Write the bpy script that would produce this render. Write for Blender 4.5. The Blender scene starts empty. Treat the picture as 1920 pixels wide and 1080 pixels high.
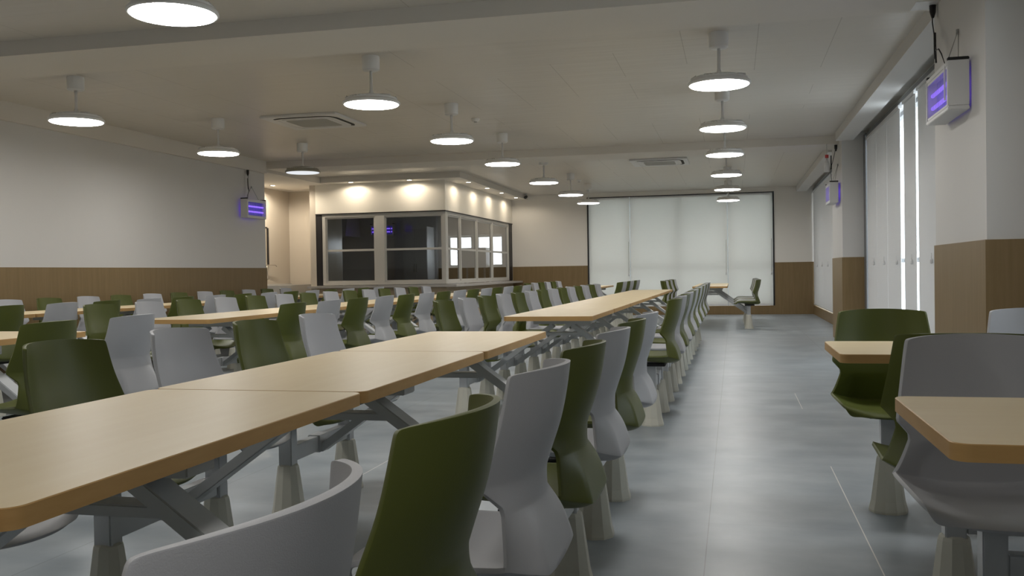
import bpy, bmesh, math, random
from mathutils import Vector, Matrix
random.seed(7)
SC = bpy.context.scene
COL = SC.collection
PI = math.pi
H_EYE = 1.05

# ------------------------------------------------------------------ materials
def new_mat(name):
    m = bpy.data.materials.new(name); m.use_nodes = True
    nt = m.node_tree
    b = nt.nodes.get('Principled BSDF')
    return m, nt, b

def srgb(r, g, b):
    f = lambda c: (c / 255 / 12.92) if c / 255 <= .04045 else ((c / 255 + .055) / 1.055) ** 2.4
    return (f(r), f(g), f(b), 1)

def flat(name, col, rough=.5, metal=0, spec=.5, var=0.0, scale=8, bump=0, bscale=200):
    m, nt, b = new_mat(name)
    b.inputs['Roughness'].default_value = rough
    b.inputs['Metallic'].default_value = metal
    b.inputs['Specular IOR Level'].default_value = spec
    b.inputs['Base Color'].default_value = col
    if var or bump:
        tc = nt.nodes.new('ShaderNodeTexCoord')
    if var:
        n = nt.nodes.new('ShaderNodeTexNoise'); n.inputs['Scale'].default_value = scale
        n.inputs['Detail'].default_value = 4
        nt.links.new(tc.outputs['Object'], n.inputs['Vector'])
        mx = nt.nodes.new('ShaderNodeMix'); mx.data_type = 'RGBA'
        mx.inputs['A'].default_value = tuple(c * (1 - var) for c in col[:3]) + (1,)
        mx.inputs['B'].default_value = tuple(min(1, c * (1 + var)) for c in col[:3]) + (1,)
        nt.links.new(n.outputs['Fac'], mx.inputs['Factor'])
        nt.links.new(mx.outputs['Result'], b.inputs['Base Color'])
    if bump:
        n2 = nt.nodes.new('ShaderNodeTexNoise'); n2.inputs['Scale'].default_value = bscale
        nt.links.new(tc.outputs['Object'], n2.inputs['Vector'])
        bp = nt.nodes.new('ShaderNodeBump'); bp.inputs['Strength'].default_value = bump
        bp.inputs['Distance'].default_value = .002
        nt.links.new(n2.outputs['Fac'], bp.inputs['Height'])
        nt.links.new(bp.outputs['Normal'], b.inputs['Normal'])
    return m

def emit(name, col, strength):
    m, nt, b = new_mat(name)
    nt.nodes.remove(b)
    e = nt.nodes.new('ShaderNodeEmission')
    e.inputs['Color'].default_value = col; e.inputs['Strength'].default_value = strength
    nt.links.new(e.outputs[0], nt.nodes['Material Output'].inputs[0])
    return m

def math_node(nt, op, a, b=None):
    n = nt.nodes.new('ShaderNodeMath'); n.operation = op
    for i, v in enumerate((a, b)):
        if v is None: continue
        if isinstance(v, (int, float)): n.inputs[i].default_value = v
        else: nt.links.new(v, n.inputs[i])
    return n.outputs[0]

def seam_mask(nt, coord, period, offset, width):
    """1 on a thin line at every 'period' of the coordinate, else 0"""
    s = math_node(nt, 'ADD', coord, -offset)
    s = math_node(nt, 'DIVIDE', s, period)
    s = math_node(nt, 'FRACT', s)
    s = math_node(nt, 'SUBTRACT', s, .5)
    s = math_node(nt, 'ABSOLUTE', s)
    return math_node(nt, 'GREATER_THAN', s, .5 - width / period / 2)

def mat_floor():
    m, nt, b = new_mat('floor_tile')
    tc = nt.nodes.new('ShaderNodeTexCoord')
    sx = nt.nodes.new('ShaderNodeSeparateXYZ'); nt.links.new(tc.outputs['Object'], sx.inputs[0])
    n1 = nt.nodes.new('ShaderNodeTexNoise'); n1.inputs['Scale'].default_value = 1.6; n1.inputs['Detail'].default_value = 8
    n1.inputs['Roughness'].default_value = .62
    nt.links.new(tc.outputs['Object'], n1.inputs['Vector'])
    r = nt.nodes.new('ShaderNodeValToRGB')
    r.color_ramp.elements[0].position = .3; r.color_ramp.elements[0].color = (.26, .30, .335, 1)
    r.color_ramp.elements[1].position = .7; r.color_ramp.elements[1].color = (.36, .395, .425, 1)
    nt.links.new(n1.outputs['Fac'], r.inputs[0])
    mp = nt.nodes.new('ShaderNodeMapping'); mp.inputs['Scale'].default_value = (1.0, 1.7, 1)
    nt.links.new(tc.outputs['Object'], mp.inputs[0])
    n2 = nt.nodes.new('ShaderNodeTexNoise'); n2.inputs['Scale'].default_value = 2.6; n2.inputs['Detail'].default_value = 6
    nt.links.new(mp.outputs[0], n2.inputs['Vector'])
    r2 = nt.nodes.new('ShaderNodeValToRGB')
    r2.color_ramp.elements[0].position = .35; r2.color_ramp.elements[0].color = (.86, .87, .88, 1)
    r2.color_ramp.elements[1].position = .62; r2.color_ramp.elements[1].color = (1.06, 1.06, 1.05, 1)
    nt.links.new(n2.outputs['Fac'], r2.inputs[0])
    mul = nt.nodes.new('ShaderNodeMix'); mul.data_type = 'RGBA'; mul.blend_type = 'MULTIPLY'; mul.inputs['Factor'].default_value = 1
    nt.links.new(r.outputs[0], mul.inputs['A']); nt.links.new(r2.outputs[0], mul.inputs['B'])
    dark = seam_mask(nt, sx.outputs['X'], 1.2, -.112, .004)
    # the light seam is worn away here and there
    lt = seam_mask(nt, sx.outputs['X'], 1.2, .487, .0045)
    worn = math_node(nt, 'LESS_THAN', sx.outputs['Y'], 5.2)
    w2 = math_node(nt, 'MULTIPLY', math_node(nt, 'GREATER_THAN', sx.outputs['Y'], 7.3), math_node(nt, 'LESS_THAN', sx.outputs['Y'], 8.2))
    worn = math_node(nt, 'MAXIMUM', worn, w2)
    lt = math_node(nt, 'MULTIPLY', lt, worn)
    cross = seam_mask(nt, sx.outputs['Y'], 1.2, .35, .003)
    cross = math_node(nt, 'MULTIPLY', cross, .25)
    dk = math_node(nt, 'MAXIMUM', math_node(nt, 'MULTIPLY', dark, .6), cross)
    mx = nt.nodes.new('ShaderNodeMix'); mx.data_type = 'RGBA'; mx.inputs['B'].default_value = (.12, .13, .135, 1)
    nt.links.new(dk, mx.inputs['Factor']); nt.links.new(mul.outputs['Result'], mx.inputs['A'])
    mx2 = nt.nodes.new('ShaderNodeMix'); mx2.data_type = 'RGBA'; mx2.inputs['B'].default_value = (.72, .7, .66, 1)
    nt.links.new(lt, mx2.inputs['Factor']); nt.links.new(mx.outputs['Result'], mx2.inputs['A'])
    nt.links.new(mx2.outputs['Result'], b.inputs['Base Color'])
    rr = nt.nodes.new('ShaderNodeMapRange'); rr.inputs['To Min'].default_value = .30; rr.inputs['To Max'].default_value = .46
    nt.links.new(n2.outputs['Fac'], rr.inputs[0]); nt.links.new(rr.outputs[0], b.inputs['Roughness'])
    b.inputs['Specular IOR Level'].default_value = .38
    return m

def mat_ceiling():
    m, nt, b = new_mat('ceiling_panel')
    tc = nt.nodes.new('ShaderNodeTexCoord')
    sx = nt.nodes.new('ShaderNodeSeparateXYZ'); nt.links.new(tc.outputs['Object'], sx.inputs[0])
    a = seam_mask(nt, sx.outputs['X'], .6, .21, .006)
    n3 = nt.nodes.new('ShaderNodeTexNoise'); n3.inputs['Scale'].default_value = .55; n3.inputs['Detail'].default_value = 3
    nt.links.new(tc.outputs['Object'], n3.inputs['Vector'])
    open_ = math_node(nt, 'GREATER_THAN', n3.outputs['Fac'], .47)
    a = math_node(nt, 'MULTIPLY', a, open_)
    c = seam_mask(nt, sx.outputs['Y'], .6, 7.5, .005)
    c = math_node(nt, 'MULTIPLY', c, .25)
    s = math_node(nt, 'MAXIMUM', math_node(nt, 'MULTIPLY', a, .7), c)
    mx = nt.nodes.new('ShaderNodeMix'); mx.data_type = 'RGBA'
    mx.inputs['A'].default_value = (.635, .60, .545, 1); mx.inputs['B'].default_value = (.36, .33, .28, 1)
    nt.links.new(s, mx.inputs['Factor']); nt.links.new(mx.outputs['Result'], b.inputs['Base Color'])
    b.inputs['Roughness'].default_value = .38
    b.inputs['Specular IOR Level'].default_value = .45
    mp = nt.nodes.new('ShaderNodeMapping'); mp.inputs['Scale'].default_value = (.7, 5.0, 1)
    nt.links.new(tc.outputs['Object'], mp.inputs[0])
    n = nt.nodes.new('ShaderNodeTexNoise'); n.inputs['Scale'].default_value = 1.4; n.inputs['Detail'].default_value = 2
    nt.links.new(mp.outputs[0], n.inputs['Vector'])
    bp = nt.nodes.new('ShaderNodeBump'); bp.inputs['Strength'].default_value = .35; bp.inputs['Distance'].default_value = .02
    nt.links.new(n.outputs['Fac'], bp.inputs['Height']); nt.links.new(bp.outputs['Normal'], b.inputs['Normal'])
    return m

def mat_wood(name, c1, c2, rough, stretch=(1.5, 22, 1), spec=.4, coord='Object'):
    m, nt, b = new_mat(name)
    tc = nt.nodes.new('ShaderNodeTexCoord')
    mp = nt.nodes.new('ShaderNodeMapping'); mp.inputs['Scale'].default_value = stretch
    nt.links.new(tc.outputs[coord], mp.inputs[0])
    n = nt.nodes.new('ShaderNodeTexNoise'); n.inputs['Scale'].default_value = 2.2; n.inputs['Detail'].default_value = 7
    n.inputs['Roughness'].default_value = .6
    nt.links.new(mp.outputs[0], n.inputs['Vector'])
    r = nt.nodes.new('ShaderNodeValToRGB')
    r.color_ramp.elements[0].position = .32; r.color_ramp.elements[0].color = c1
    r.color_ramp.elements[1].position = .68; r.color_ramp.elements[1].color = c2
    nt.links.new(n.outputs['Fac'], r.inputs[0]); nt.links.new(r.outputs[0], b.inputs['Base Color'])
    b.inputs['Roughness'].default_value = rough; b.inputs['Specular IOR Level'].default_value = spec
    return m

def mat_blind(name, col, trans, slat=.025, horiz=True):
    """thin closed slats: diffuse plus translucent, with a slat pattern in the bump"""
    m, nt, b = new_mat(name)
    nt.nodes.remove(b)
    tc = nt.nodes.new('ShaderNodeTexCoord')
    sx = nt.nodes.new('ShaderNodeSeparateXYZ'); nt.links.new(tc.outputs['Object'], sx.inputs[0])
    f = math_node(nt, 'FRACT', math_node(nt, 'DIVIDE', sx.outputs['Z'], slat))
    bp = nt.nodes.new('ShaderNodeBump'); bp.inputs['Strength'].default_value = .25; bp.inputs['Distance'].default_value = .004
    nt.links.new(f, bp.inputs['Height'])
    d = nt.nodes.new('ShaderNodeBsdfDiffuse'); d.inputs['Color'].default_value = col
    t = nt.nodes.new('ShaderNodeBsdfTranslucent'); t.inputs['Color'].default_value = col
    g = nt.nodes.new('ShaderNodeBsdfGlossy'); g.inputs['Roughness'].default_value = .3
    nt.links.new(bp.outputs['Normal'], d.inputs['Normal']); nt.links.new(bp.outputs['Normal'], g.inputs['Normal'])
    mx = nt.nodes.new('ShaderNodeMixShader'); mx.inputs[0].default_value = trans
    nt.links.new(d.outputs[0], mx.inputs[1]); nt.links.new(t.outputs[0], mx.inputs[2])
    mx2 = nt.nodes.new('ShaderNodeMixShader'); mx2.inputs[0].default_value = .05
    nt.links.new(mx.outputs[0], mx2.inputs[1]); nt.links.new(g.outputs[0], mx2.inputs[2])
    nt.links.new(mx2.outputs[0], nt.nodes['Material Output'].inputs[0])
    return m

def mat_pane(name, tint, gloss):
    m, nt, b = new_mat(name)
    nt.nodes.remove(b)
    t = nt.nodes.new('ShaderNodeBsdfTransparent'); t.inputs[0].default_value = tint
    g = nt.nodes.new('ShaderNodeBsdfGlossy'); g.inputs['Roughness'].default_value = .02
    fr = nt.nodes.new('ShaderNodeFresnel'); fr.inputs[0].default_value = 1.45
    ge = nt.nodes.new('ShaderNodeNewGeometry')
    k = math_node(nt, 'MULTIPLY', fr.outputs[0], gloss)
    k = math_node(nt, 'MULTIPLY', k, math_node(nt, 'SUBTRACT', 1.0, ge.outputs['Backfacing']))
    mx = nt.nodes.new('ShaderNodeMixShader')
    nt.links.new(k, mx.inputs[0]); nt.links.new(t.outputs[0], mx.inputs[1]); nt.links.new(g.outputs[0], mx.inputs[2])
    nt.links.new(mx.outputs[0], nt.nodes['Material Output'].inputs[0])
    return m

M = dict(
    floor=mat_floor(), ceiling=mat_ceiling(),
    wall=flat('wall_paint', (.635, .625, .61, 1), .6, var=.02, scale=1.5),
    wall_lit=flat('wall_paint_lit', (.82, .79, .74, 1), .55, var=.02, scale=1.5),  # wall paint again, lightened to stand in for brighter light at the far end
    beam=flat('beam_paint', (.69, .655, .60, 1), .6, var=.02, scale=2),
    wainscot=mat_wood('wainscot_laminate', (.21, .143, .064, 1), (.245, .17, .082, 1), .45, (14, 14, .8), .35),
    tile=flat('glazed_wall_tile', (.58, .53, .46, 1), .16, spec=.5),
    table=mat_wood('table_laminate', (.77, .62, .38, 1), (.81, .67, .43, 1), .36, (9, .9, 1), .5),
    edge=mat_wood('table_edge', (.46, .275, .10, 1), (.51, .31, .12, 1), .5, (4, 4, 30), .4),
    green=flat('green_plastic', (.088, .104, .017, 1), .42, spec=.4, bump=.15, bscale=700),
    grey=flat('grey_plastic', (.45, .457, .48, 1), .45, spec=.35, bump=.15, bscale=700),
    steel=flat('painted_steel', (.52, .54, .56, 1), .34, spec=.5),
    cone=flat('beige_plastic', (.62, .61, .53, 1), .5),
    black=flat('black_plastic', (.008, .008, .009, 1), .45),
    white=flat('white_plastic', (.68, .68, .68, 1), .4),
    lampwhite=flat('lamp_shell', (.80, .80, .79, 1), .35),
    clear=flat('lamp_blade', (.65, .65, .64, 1), .2),
    light=emit('lamp_diffuser', (1.0, .975, .93, 1), 16.5),
    dimlight=emit('lamp_diffuser_dim', (.93, .96, 1, 1), .42),
    down=emit('downlight_glow', (1.0, .90, .74, 1), 14),
    uv=emit('violet_tube', (.26, .13, 1.0, 1), .75),
    uvback=flat('violet_reflector', (.06, .035, .5, 1), .3),
    frame=flat('window_frame_paint', (.56, .55, .52, 1), .4),
    darkframe=flat('dark_frame', (.012, .011, .013, 1), .5),
    greyframe=flat('grey_window_frame', (.17, .175, .18, 1), .45),
    pane=mat_pane('clear_pane', (.95, .965, .96, 1), 1.0),
    kpane=mat_pane('kitchen_pane', (.80, .81, .81, 1), 2.0),
    dullpane=mat_pane('tinted_pane', (.95, .95, .95, 1), 1.0),
    bulkhead=flat('bulkhead_panel_lit', (.88, .84, .755, 1), .35, var=.01, scale=2),  # paler and warmer than the walls: bounced light put into the colour
    dimshell=flat('old_lamp_shell', (.30, .285, .235, 1), .4),
    blind=mat_blind('blind_slats', (.82, .82, .79, 1), .24),
    blind_side=mat_blind('side_blind_slats', (.78, .785, .79, 1), .10),
    counter=flat('counter_stone', (.50, .47, .44, 1), .3),
    counterwood=mat_wood('counter_panel', (.42, .33, .22, 1), (.48, .38, .26, 1), .5, (1.5, 1.5, 12)),
    kwall=flat('kitchen_wall', (.62, .63, .63, 1), .35),
    stainless=flat('stainless', (.55, .56, .56, 1), .35, metal=.15),
    mirror=flat('mirror_glass', (.75, .75, .73, 1), .03, metal=1),
    chrome=flat('chrome', (.6, .58, .55, 1), .2, metal=1),
    ceramic=flat('sink_ceramic', (.55, .55, .54, 1), .3),
    grille=flat('grille_grey', (.36, .36, .34, 1), .6),
    slot=flat('air_slot', (.02, .02, .018, 1), .7),
    red=flat('red_plastic', (.5, .05, .05, 1), .5),
)

# ------------------------------------------------------------------ mesh helpers
def box(bm, x0, x1, y0, y1, z0, z1):
    vs = [bm.verts.new((x, y, z)) for z in (z0, z1) for y in (y0, y1) for x in (x0, x1)]
    for q in ((0, 2, 3, 1), (4, 5, 7, 6), (0, 1, 5, 4), (2, 6, 7, 3), (0, 4, 6, 2), (1, 3, 7, 5)):
        bm.faces.new([vs[i] for i in q])
    return vs

def bar(bm, a, b, w, h, up=Vector((0, 0, 1))):
    """rectangular tube from a to b: w across, h along the raised axis"""
    a = Vector(a); b = Vector(b); d = (b - a).normalized()
    if abs(d.dot(up)) > .99: up = Vector((0, 1, 0))
    s = d.cross(up).normalized(); u = s.cross(d).normalized()
    vs = []
    for p in (a, b):
        for i, j in ((-1, -1), (1, -1), (1, 1), (-1, 1)):
            vs.append(bm.verts.new(p + s * (i * w / 2) + u * (j * h / 2)))
    for q in ((3, 2, 1, 0), (4, 5, 6, 7), (0, 1, 5, 4), (1, 2, 6, 5), (2, 3, 7, 6), (3, 0, 4, 7)):
        bm.faces.new([vs[i] for i in q])

def lathe(bm, prof, n=32, cx=0, cy=0, cap0=True, cap1=True):
    rings = []
    for r, z in prof:
        rings.append([bm.verts.new((cx + r * math.cos(2 * PI * k / n), cy + r * math.sin(2 * PI * k / n), z)) for k in range(n)])
    for a, b in zip(rings, rings[1:]):
        for k in range(n):
            bm.faces.new((a[k], a[(k + 1) % n], b[(k + 1) % n], b[k]))
    if cap0: bm.faces.new(rings[0][::-1])
    if cap1: bm.faces.new(rings[-1])

def tube(bm, pts, r, n=8):
    pts = [Vector(p) for p in pts]
    rings = []
    for i, p in enumerate(pts):
        d = (pts[min(i + 1, len(pts) - 1)] - pts[max(i - 1, 0)]).normalized()
        up = Vector((0, 0, 1)) if abs(d.z) < .9 else Vector((1, 0, 0))
        s = d.cross(up).normalized(); u = s.cross(d).normalized()
        rings.append([bm.verts.new(p + (s * math.cos(2 * PI * k / n) + u * math.sin(2 * PI * k / n)) * r) for k in range(n)])
    for a, b in zip(rings, rings[1:]):
        for k in range(n):
            bm.faces.new((a[k], a[(k + 1) % n], b[(k + 1) % n], b[k]))
    bm.faces.new(rings[0][::-1]); bm.faces.new(rings[-1])

def obj(name, bm, mat, parent=None, smooth=False, bevel=0, loc=None):
    bmesh.ops.recalc_face_normals(bm, faces=bm.faces)
    if bevel:
        es = [e for e in bm.edges if len(e.link_faces) == 2 and e.calc_face_angle(0) > .5]
        bmesh.ops.bevel(bm, geom=es, offset=bevel, segments=2, affect='EDGES', clamp_overlap=True)
    me = bpy.data.meshes.new(name); bm.to_mesh(me); bm.free()
    if smooth:
        for p in me.polygons: p.use_smooth = True
    me.materials.append(mat)
    o = bpy.data.objects.new(name, me); COL.objects.link(o)
    if parent: o.parent = parent
    if loc: o.location = loc
    return o

def smooth_by_angle(o, ang=.7):
    me = o.data
    for p in me.polygons: p.use_smooth = True
    bm = bmesh.new(); bm.from_mesh(me)
    for e in bm.edges:
        e.smooth = not (len(e.link_faces) == 2 and e.calc_face_angle(0) > ang)
    bm.to_mesh(me); bm.free()

def tag(o, label=None, cat=None, group=None, kind=None):
    if label: o['label'] = label
    if cat: o['category'] = cat
    if group: o['group'] = group
    if kind: o['kind'] = kind
    return o

def thing(name, label, cat, loc=(0, 0, 0), rz=0, group=None):
    o = bpy.data.objects.new(name, None); COL.objects.link(o)
    o.location = loc; o.rotation_euler = (0, 0, rz); o.empty_display_size = .1
    return tag(o, label, cat, group)

def struct(name, bm, mat, bevel=0):
    o = obj(name, bm, mat, bevel=bevel); o['kind'] = 'structure'; return o

def bx(*a):
    bm = bmesh.new(); box(bm, *a); return bm

def dup(root, loc, rz, label, group=None):
    r = root.copy(); COL.objects.link(r)
    r.location = loc; r.rotation_euler = (0, 0, rz)
    r['label'] = label
    if group: r['group'] = group
    for ch in list(root.children):
        c = ch.copy(); COL.objects.link(c); c.parent = r
        for g in list(ch.children):
            d = g.copy(); COL.objects.link(d); d.parent = c
    return r

# ------------------------------------------------------------------ camera (solved from the photograph's vanishing points)
F_PX = 1761.16
yaw = PI / 2 - 1.33879683; pit = .0163055; rol = .0158684
cy_, sy_ = math.cos(yaw), math.sin(yaw)
Fw = Vector((-sy_ * math.cos(pit), cy_ * math.cos(pit), -math.sin(pit)))
R0 = Vector((cy_, sy_, 0)); D0 = Fw.cross(R0)
Rt = R0 * math.cos(rol) + D0 * math.sin(rol)
Dn = D0 * math.cos(rol) - R0 * math.sin(rol)
cam_d = bpy.data.cameras.new('camera'); cam = bpy.data.objects.new('camera', cam_d); COL.objects.link(cam)
cam_d.sensor_width = 36; cam_d.lens = F_PX * 36 / 1920; cam_d.clip_start = .02; cam_d.clip_end = 200
mw = Matrix.Identity(4)
for i, v in enumerate((Rt, -Dn, -Fw)):
    for j in range(3): mw[j][i] = v[j]
mw.translation = Vector((0, 0, H_EYE))
cam.matrix_world = mw
SC.camera = cam

def project(p):
    d = Vector(p) - Vector((0, 0, H_EYE)); z = d.dot(Fw)
    if z < .05: return None
    return 960 + F_PX * d.dot(Rt) / z, 540 + F_PX * d.dot(Dn) / z

def in_frame(pts, pad=0):
    q = [project(p) for p in pts]; q = [a for a in q if a]
    if not q: return False
    xs = [a[0] for a in q]; ys = [a[1] for a in q]
    return max(xs) > -pad and min(xs) < 1920 + pad and max(ys) > -pad and min(ys) < 1080 + pad

ORD = ['first', 'second', 'third', 'fourth', 'fifth', 'sixth', 'seventh', 'eighth', 'ninth', 'tenth', 'eleventh', 'twelfth',
       'thirteenth', 'fourteenth']

# ------------------------------------------------------------------ room shell
ZC = 2.92            # ceiling
XL = -7.40           # plain white wall
XR = 1.80            # window line
YF = 22.36           # far wall
Y0 = -3.2            # wall behind the camera
HW = 1.19            # wainscot top
YLE = 13.95          # where the plain white wall stops
XN = -9.0            # washing recess
YN = 18.0

struct('floor', bx(-11.0, 2.3, Y0 - .3, YF + .4, -.1, 0), M['floor'])
struct('ceiling', bx(-11.0, 2.3, Y0 - .3, YF + .4, ZC, ZC + .12), M['ceiling'])
bm = bmesh.new(); box(bm, XL - .2, XL, Y0, YLE, 0, ZC)
struct('wall_left', bm, M['wall'])
struct('trim_1', bx(XL, XL + .012, Y0, YLE, 0, HW), M['wainscot'])
struct('trim_2', bx(XL - .2, XL + .012, YLE, YLE + .012, 0, HW), M['wainscot'])
# shallow cornice box along the plain wall
struct('trim_3', bx(XL, XL + .045, Y0, YLE, 2.72, ZC), M['beam'])
struct('wall_near', bx(-11.0, 2.3, Y0 - .2, Y0, 0, ZC), M['wall'])

def holed_wall_x(bm, x0, x1, ya, yb, za, zb, holes):
    """wall normal to X, holes = [(y0,y1,z0,z1)] sorted in y"""
    y = ya
    for h in holes:
        if h[0] > y: box(bm, x0, x1, y, h[0], za, zb)
        if h[2] > za: box(bm, x0, x1, h[0], h[1], za, h[2])
        if h[3] < zb: box(bm, x0, x1, h[0], h[1], h[3], zb)
        y = h[1]
    if y < yb: box(bm, x0, x1, y, yb, za, zb)

def holed_wall_y(bm, y0, y1, xa, xb, za, zb, holes):
    x = xa
    for h in holes:
        if h[0] > x: box(bm, x, h[0], y0, y1, za, zb)
        if h[2] > za: box(bm, h[0], h[1], y0, y1, za, h[2])
        if h[3] < zb: box(bm, h[0], h[1], y0, y1, h[3], zb)
        x = h[1]
    if x < xb: box(bm, x, xb, y0, y1, za, zb)

# far wall with its big window and the two kitchen windows
WX0, WX1, WZ0, WZ1 = -3.40, .91, .205, 2.80
bm = bmesh.new()
holed_wall_y(bm, YF, YF + .25, -11.0, 2.3, 0, ZC, [(-6.92, -6.28, 1.21, 1.99), (-6.19, -5.50, 1.21, 1.99), (WX0, WX1, WZ0, WZ1)])
struct('wall_far', bm, M['wall_lit'])
bm = bmesh.new()
box(bm, -5.25, WX0, YF - .012, YF, 0, HW); box(bm, WX1, XR, YF - .012, YF, 0, HW); box(bm, WX0, WX1, YF - .012, YF, 0, WZ0)
struct('trim_4', bm, M['wainscot'])
# right wall: window bands between two piers
bm = bmesh.new()
holed_wall_x(bm, XR + .02, XR + .25, Y0, YF, 0, ZC, [(3.8, 4.7, 1.15, 2.80), (7.05, 13.60, .06, 2.83), (15.10, 22.20, .2, 2.83)])
struct('wall_right', bm, M['wall'])
struct('wall_pier_near', bx(1.352, XR + .02, 5.61, 6.94, 0, ZC), M['wall'])
struct('wall_pier_far', bx(1.47, XR + .02, 13.70, 15.0, 0, ZC), M['wall'])
bm = bmesh.new()
box(bm, 1.342, 1.352, 5.61, 6.95, 0, HW); box(bm, 1.342, XR, 5.60, 5.61, 0, HW)
struct('trim_5', bm, M['wainscot'])
bm = bmesh.new()
box(bm, 1.46, 1.47, 13.70, 15.01, 0, HW); box(bm, 1.46, XR, 13.69, 13.70, 0, HW)
struct('trim_6', bm, M['wainscot'])
bm = bmesh.new(); box(bm, XR - .035, XR + .02, 15.0, YF, 0, .2)
struct('trim_7', bm, M['wainscot'])
# curtain boxes along the window band
struct('trim_8', bx(1.39, 1.62, 6.94, 13.70, 2.80, ZC), M['wall'])
struct('trim_9', bx(1.41, 1.63, 15.0, YF, 2.80, ZC), M['wall'])
struct('trim_10', bx(1.39, 1.62, Y0, 5.61, 2.80, ZC), M['wall'])
# cross beams
struct('wall_beam_near', bx(XL, 1.36, 6.27, 6.98, 2.805, ZC), M['beam'])
struct('wall_beam_far', bx(XL, 1.47, 14.05, 14.75, 2.805, ZC), M['beam'])

# kitchen box: bulkhead over the serving windows, soffit, lower wall
KX0, KX1, KY = -7.88, -5.25, 16.88
struct('wall_kitchen_bulkhead', bx(KX0, KX1, KY, KY + .12, 2.24, 2.81), M['bulkhead'])
struct('wall_kitchen_bulkhead_side', bx(KX1 - .12, KX1, KY + .12, YF, 2.24, 2.81), M['bulkhead'])
bm = bmesh.new(); box(bm, -7.62, -4.86, 16.55, YF, 2.81, ZC)
struct('ceiling_soffit', bm, M['beam'])
struct('ceiling_recess', bx(-11.0, -7.62, YLE, YF, 2.80, ZC), M['beam'])
bm = bmesh.new(); box(bm, KX0, KX1, KY, KY + .1, 0, .80); box(bm, KX1 - .1, KX1, KY + .1, YF, 0, .80)
struct('wall_kitchen_lower', bm, M['counterwood'])
bm = bmesh.new(); box(bm, KX0 - .12, KX0, KY, YN, 0, 2.80); box(bm, -10.6, KX0, YN, YN + .12, 0, 2.80)
struct('wall_recess_back', bm, M['tile'])
struct('wall_recess_side', bx(XN - .12, XN, YLE - .6, YN + .12, 0, 2.80), M['tile'])
struct('wall_kitchen_near', bx(-10.5, KX0, YN + .12, YN + .135, 0, 2.80), M['kwall'])
struct('wall_kitchen_left', bx(-10.6, -10.5, YN + .12, YF, 0, 2.80), M['kwall'])
struct('wall_kitchen_back', bx(-10.5, -7.15, YF - .14, YF, 0, 2.80), M['kwall'])
bm = bmesh.new(); box(bm, -7.15, KX1 - .1, YF - .02, YF, 0, HW)
struct('trim_11', bm, M['wainscot'])
bm = bmesh.new(); box(bm, XN, XL - .2, YLE - .6, YLE - .48, 0, ZC)
struct('wall_recess_near', bm, M['wall'])

# worktop round the kitchen front
bm = bmesh.new()
pts = [(-8.0, 16.70), (-5.0, 16.70), (-5.0, YF - .03), (-5.36, YF - .03), (-5.36, 17.02), (-8.0, 17.02)]
lo = [bm.verts.new((x, y, .805)) for x, y in pts]; hi = [bm.verts.new((x, y, .85)) for x, y in pts]
bm.faces.new(lo[::-1]); bm.faces.new(hi)
for i in range(6): bm.faces.new((lo[i], lo[(i + 1) % 6], hi[(i + 1) % 6], hi[i]))
o = obj('serving_counter', bm, M['counter'], bevel=.004)
tag(o, 'pale stone serving counter ledge running round the kitchen under its windows', 'counter')

# kitchen windows
def kwindow(name, along, fixed, a, b, z0, z1, mids, rail):
    """along 'x' or 'y'; frame from a to b at the fixed coordinate, mullions at mids"""
    w = .06
    bm = bmesh.new()
    def bb(s0, s1, za, zb, d=.07, off=0):
        if along == 'x': box(bm, s0, s1, fixed + .01 + off, fixed + .01 + off + d, za, zb)
        else: box(bm, fixed - .01 - off - d, fixed - .01 - off, s0, s1, za, zb)
    bb(a, b, z0, z0 + .05); bb(a, b, z1 - .05, z1)
    for s in [a + w / 2] + list(mids) + [b - w / 2]:
        ww = .09 if s in mids and along == 'x' else w / 2
        bb(s - ww, s + ww, z0 + .05, z1 - .05)
    o = obj(name, bm, M['frame']); o['kind'] = 'structure'
    edges = [a + w] + list(mids) + [b - w]
    for s0, s1 in zip(edges, edges[1:]):
        g = .09 if along == 'x' else .03
        t0 = s0 + (g if s0 in mids else 0); t1 = s1 - (g if s1 in mids else 0)
        sb = bmesh.new(); bm = sb
        f = .035
        bb(t0, t1, z0 + .05, z0 + .05 + f, .03, .02); bb(t0, t1, z1 - .05 - f, z1 - .05, .03, .02)
        bb(t0, t0 + f, z0 + .05 + f, z1 - .05 - f, .03, .02); bb(t1 - f, t1, z0 + .05 + f, z1 - .05 - f, .03, .02)
        bb(t0 + f, t1 - f, rail - .02, rail + .02, .03, .02)
        s = obj('sash', sb, M['frame'], o)
        pb = bmesh.new(); bm = pb
        bb(t0 + f, t1 - f, z0 + .05 + f, rail - .02, .006, .03); bb(t0 + f, t1 - f, rail + .02, z1 - .05 - f, .006, .03)
        obj('pane', pb, M['kpane'], s)
    return o
kwindow('window_1', 'x', KY, KX0 + .13, KX1 - .002, .86, 2.225, [-6.57], 1.53)
kwindow('window_2', 'y', KX1, KY + .12, YF - .35, .86, 2.225, [17.92, 19.15, 20.45], 1.53)
bm = bmesh.new(); box(bm, KX0, KX0 + .12, KY + .005, KY + .1, .855, 2.235); box(bm, KX0, KX1 + .01, KY - .01, KY + .09, 2.225, 2.245)
struct('trim_12', bm, M['darkframe'])
bm = bmesh.new(); box(bm, KX1 - .1, KX1 - .005, YF - .34, YF - .02, .855, 2.225); box(bm, KX1 - .09, KX1 + .01, KY + .09, YF - .01, 2.225, 2.245)
struct('trim_13', bm, M['darkframe'])

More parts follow.
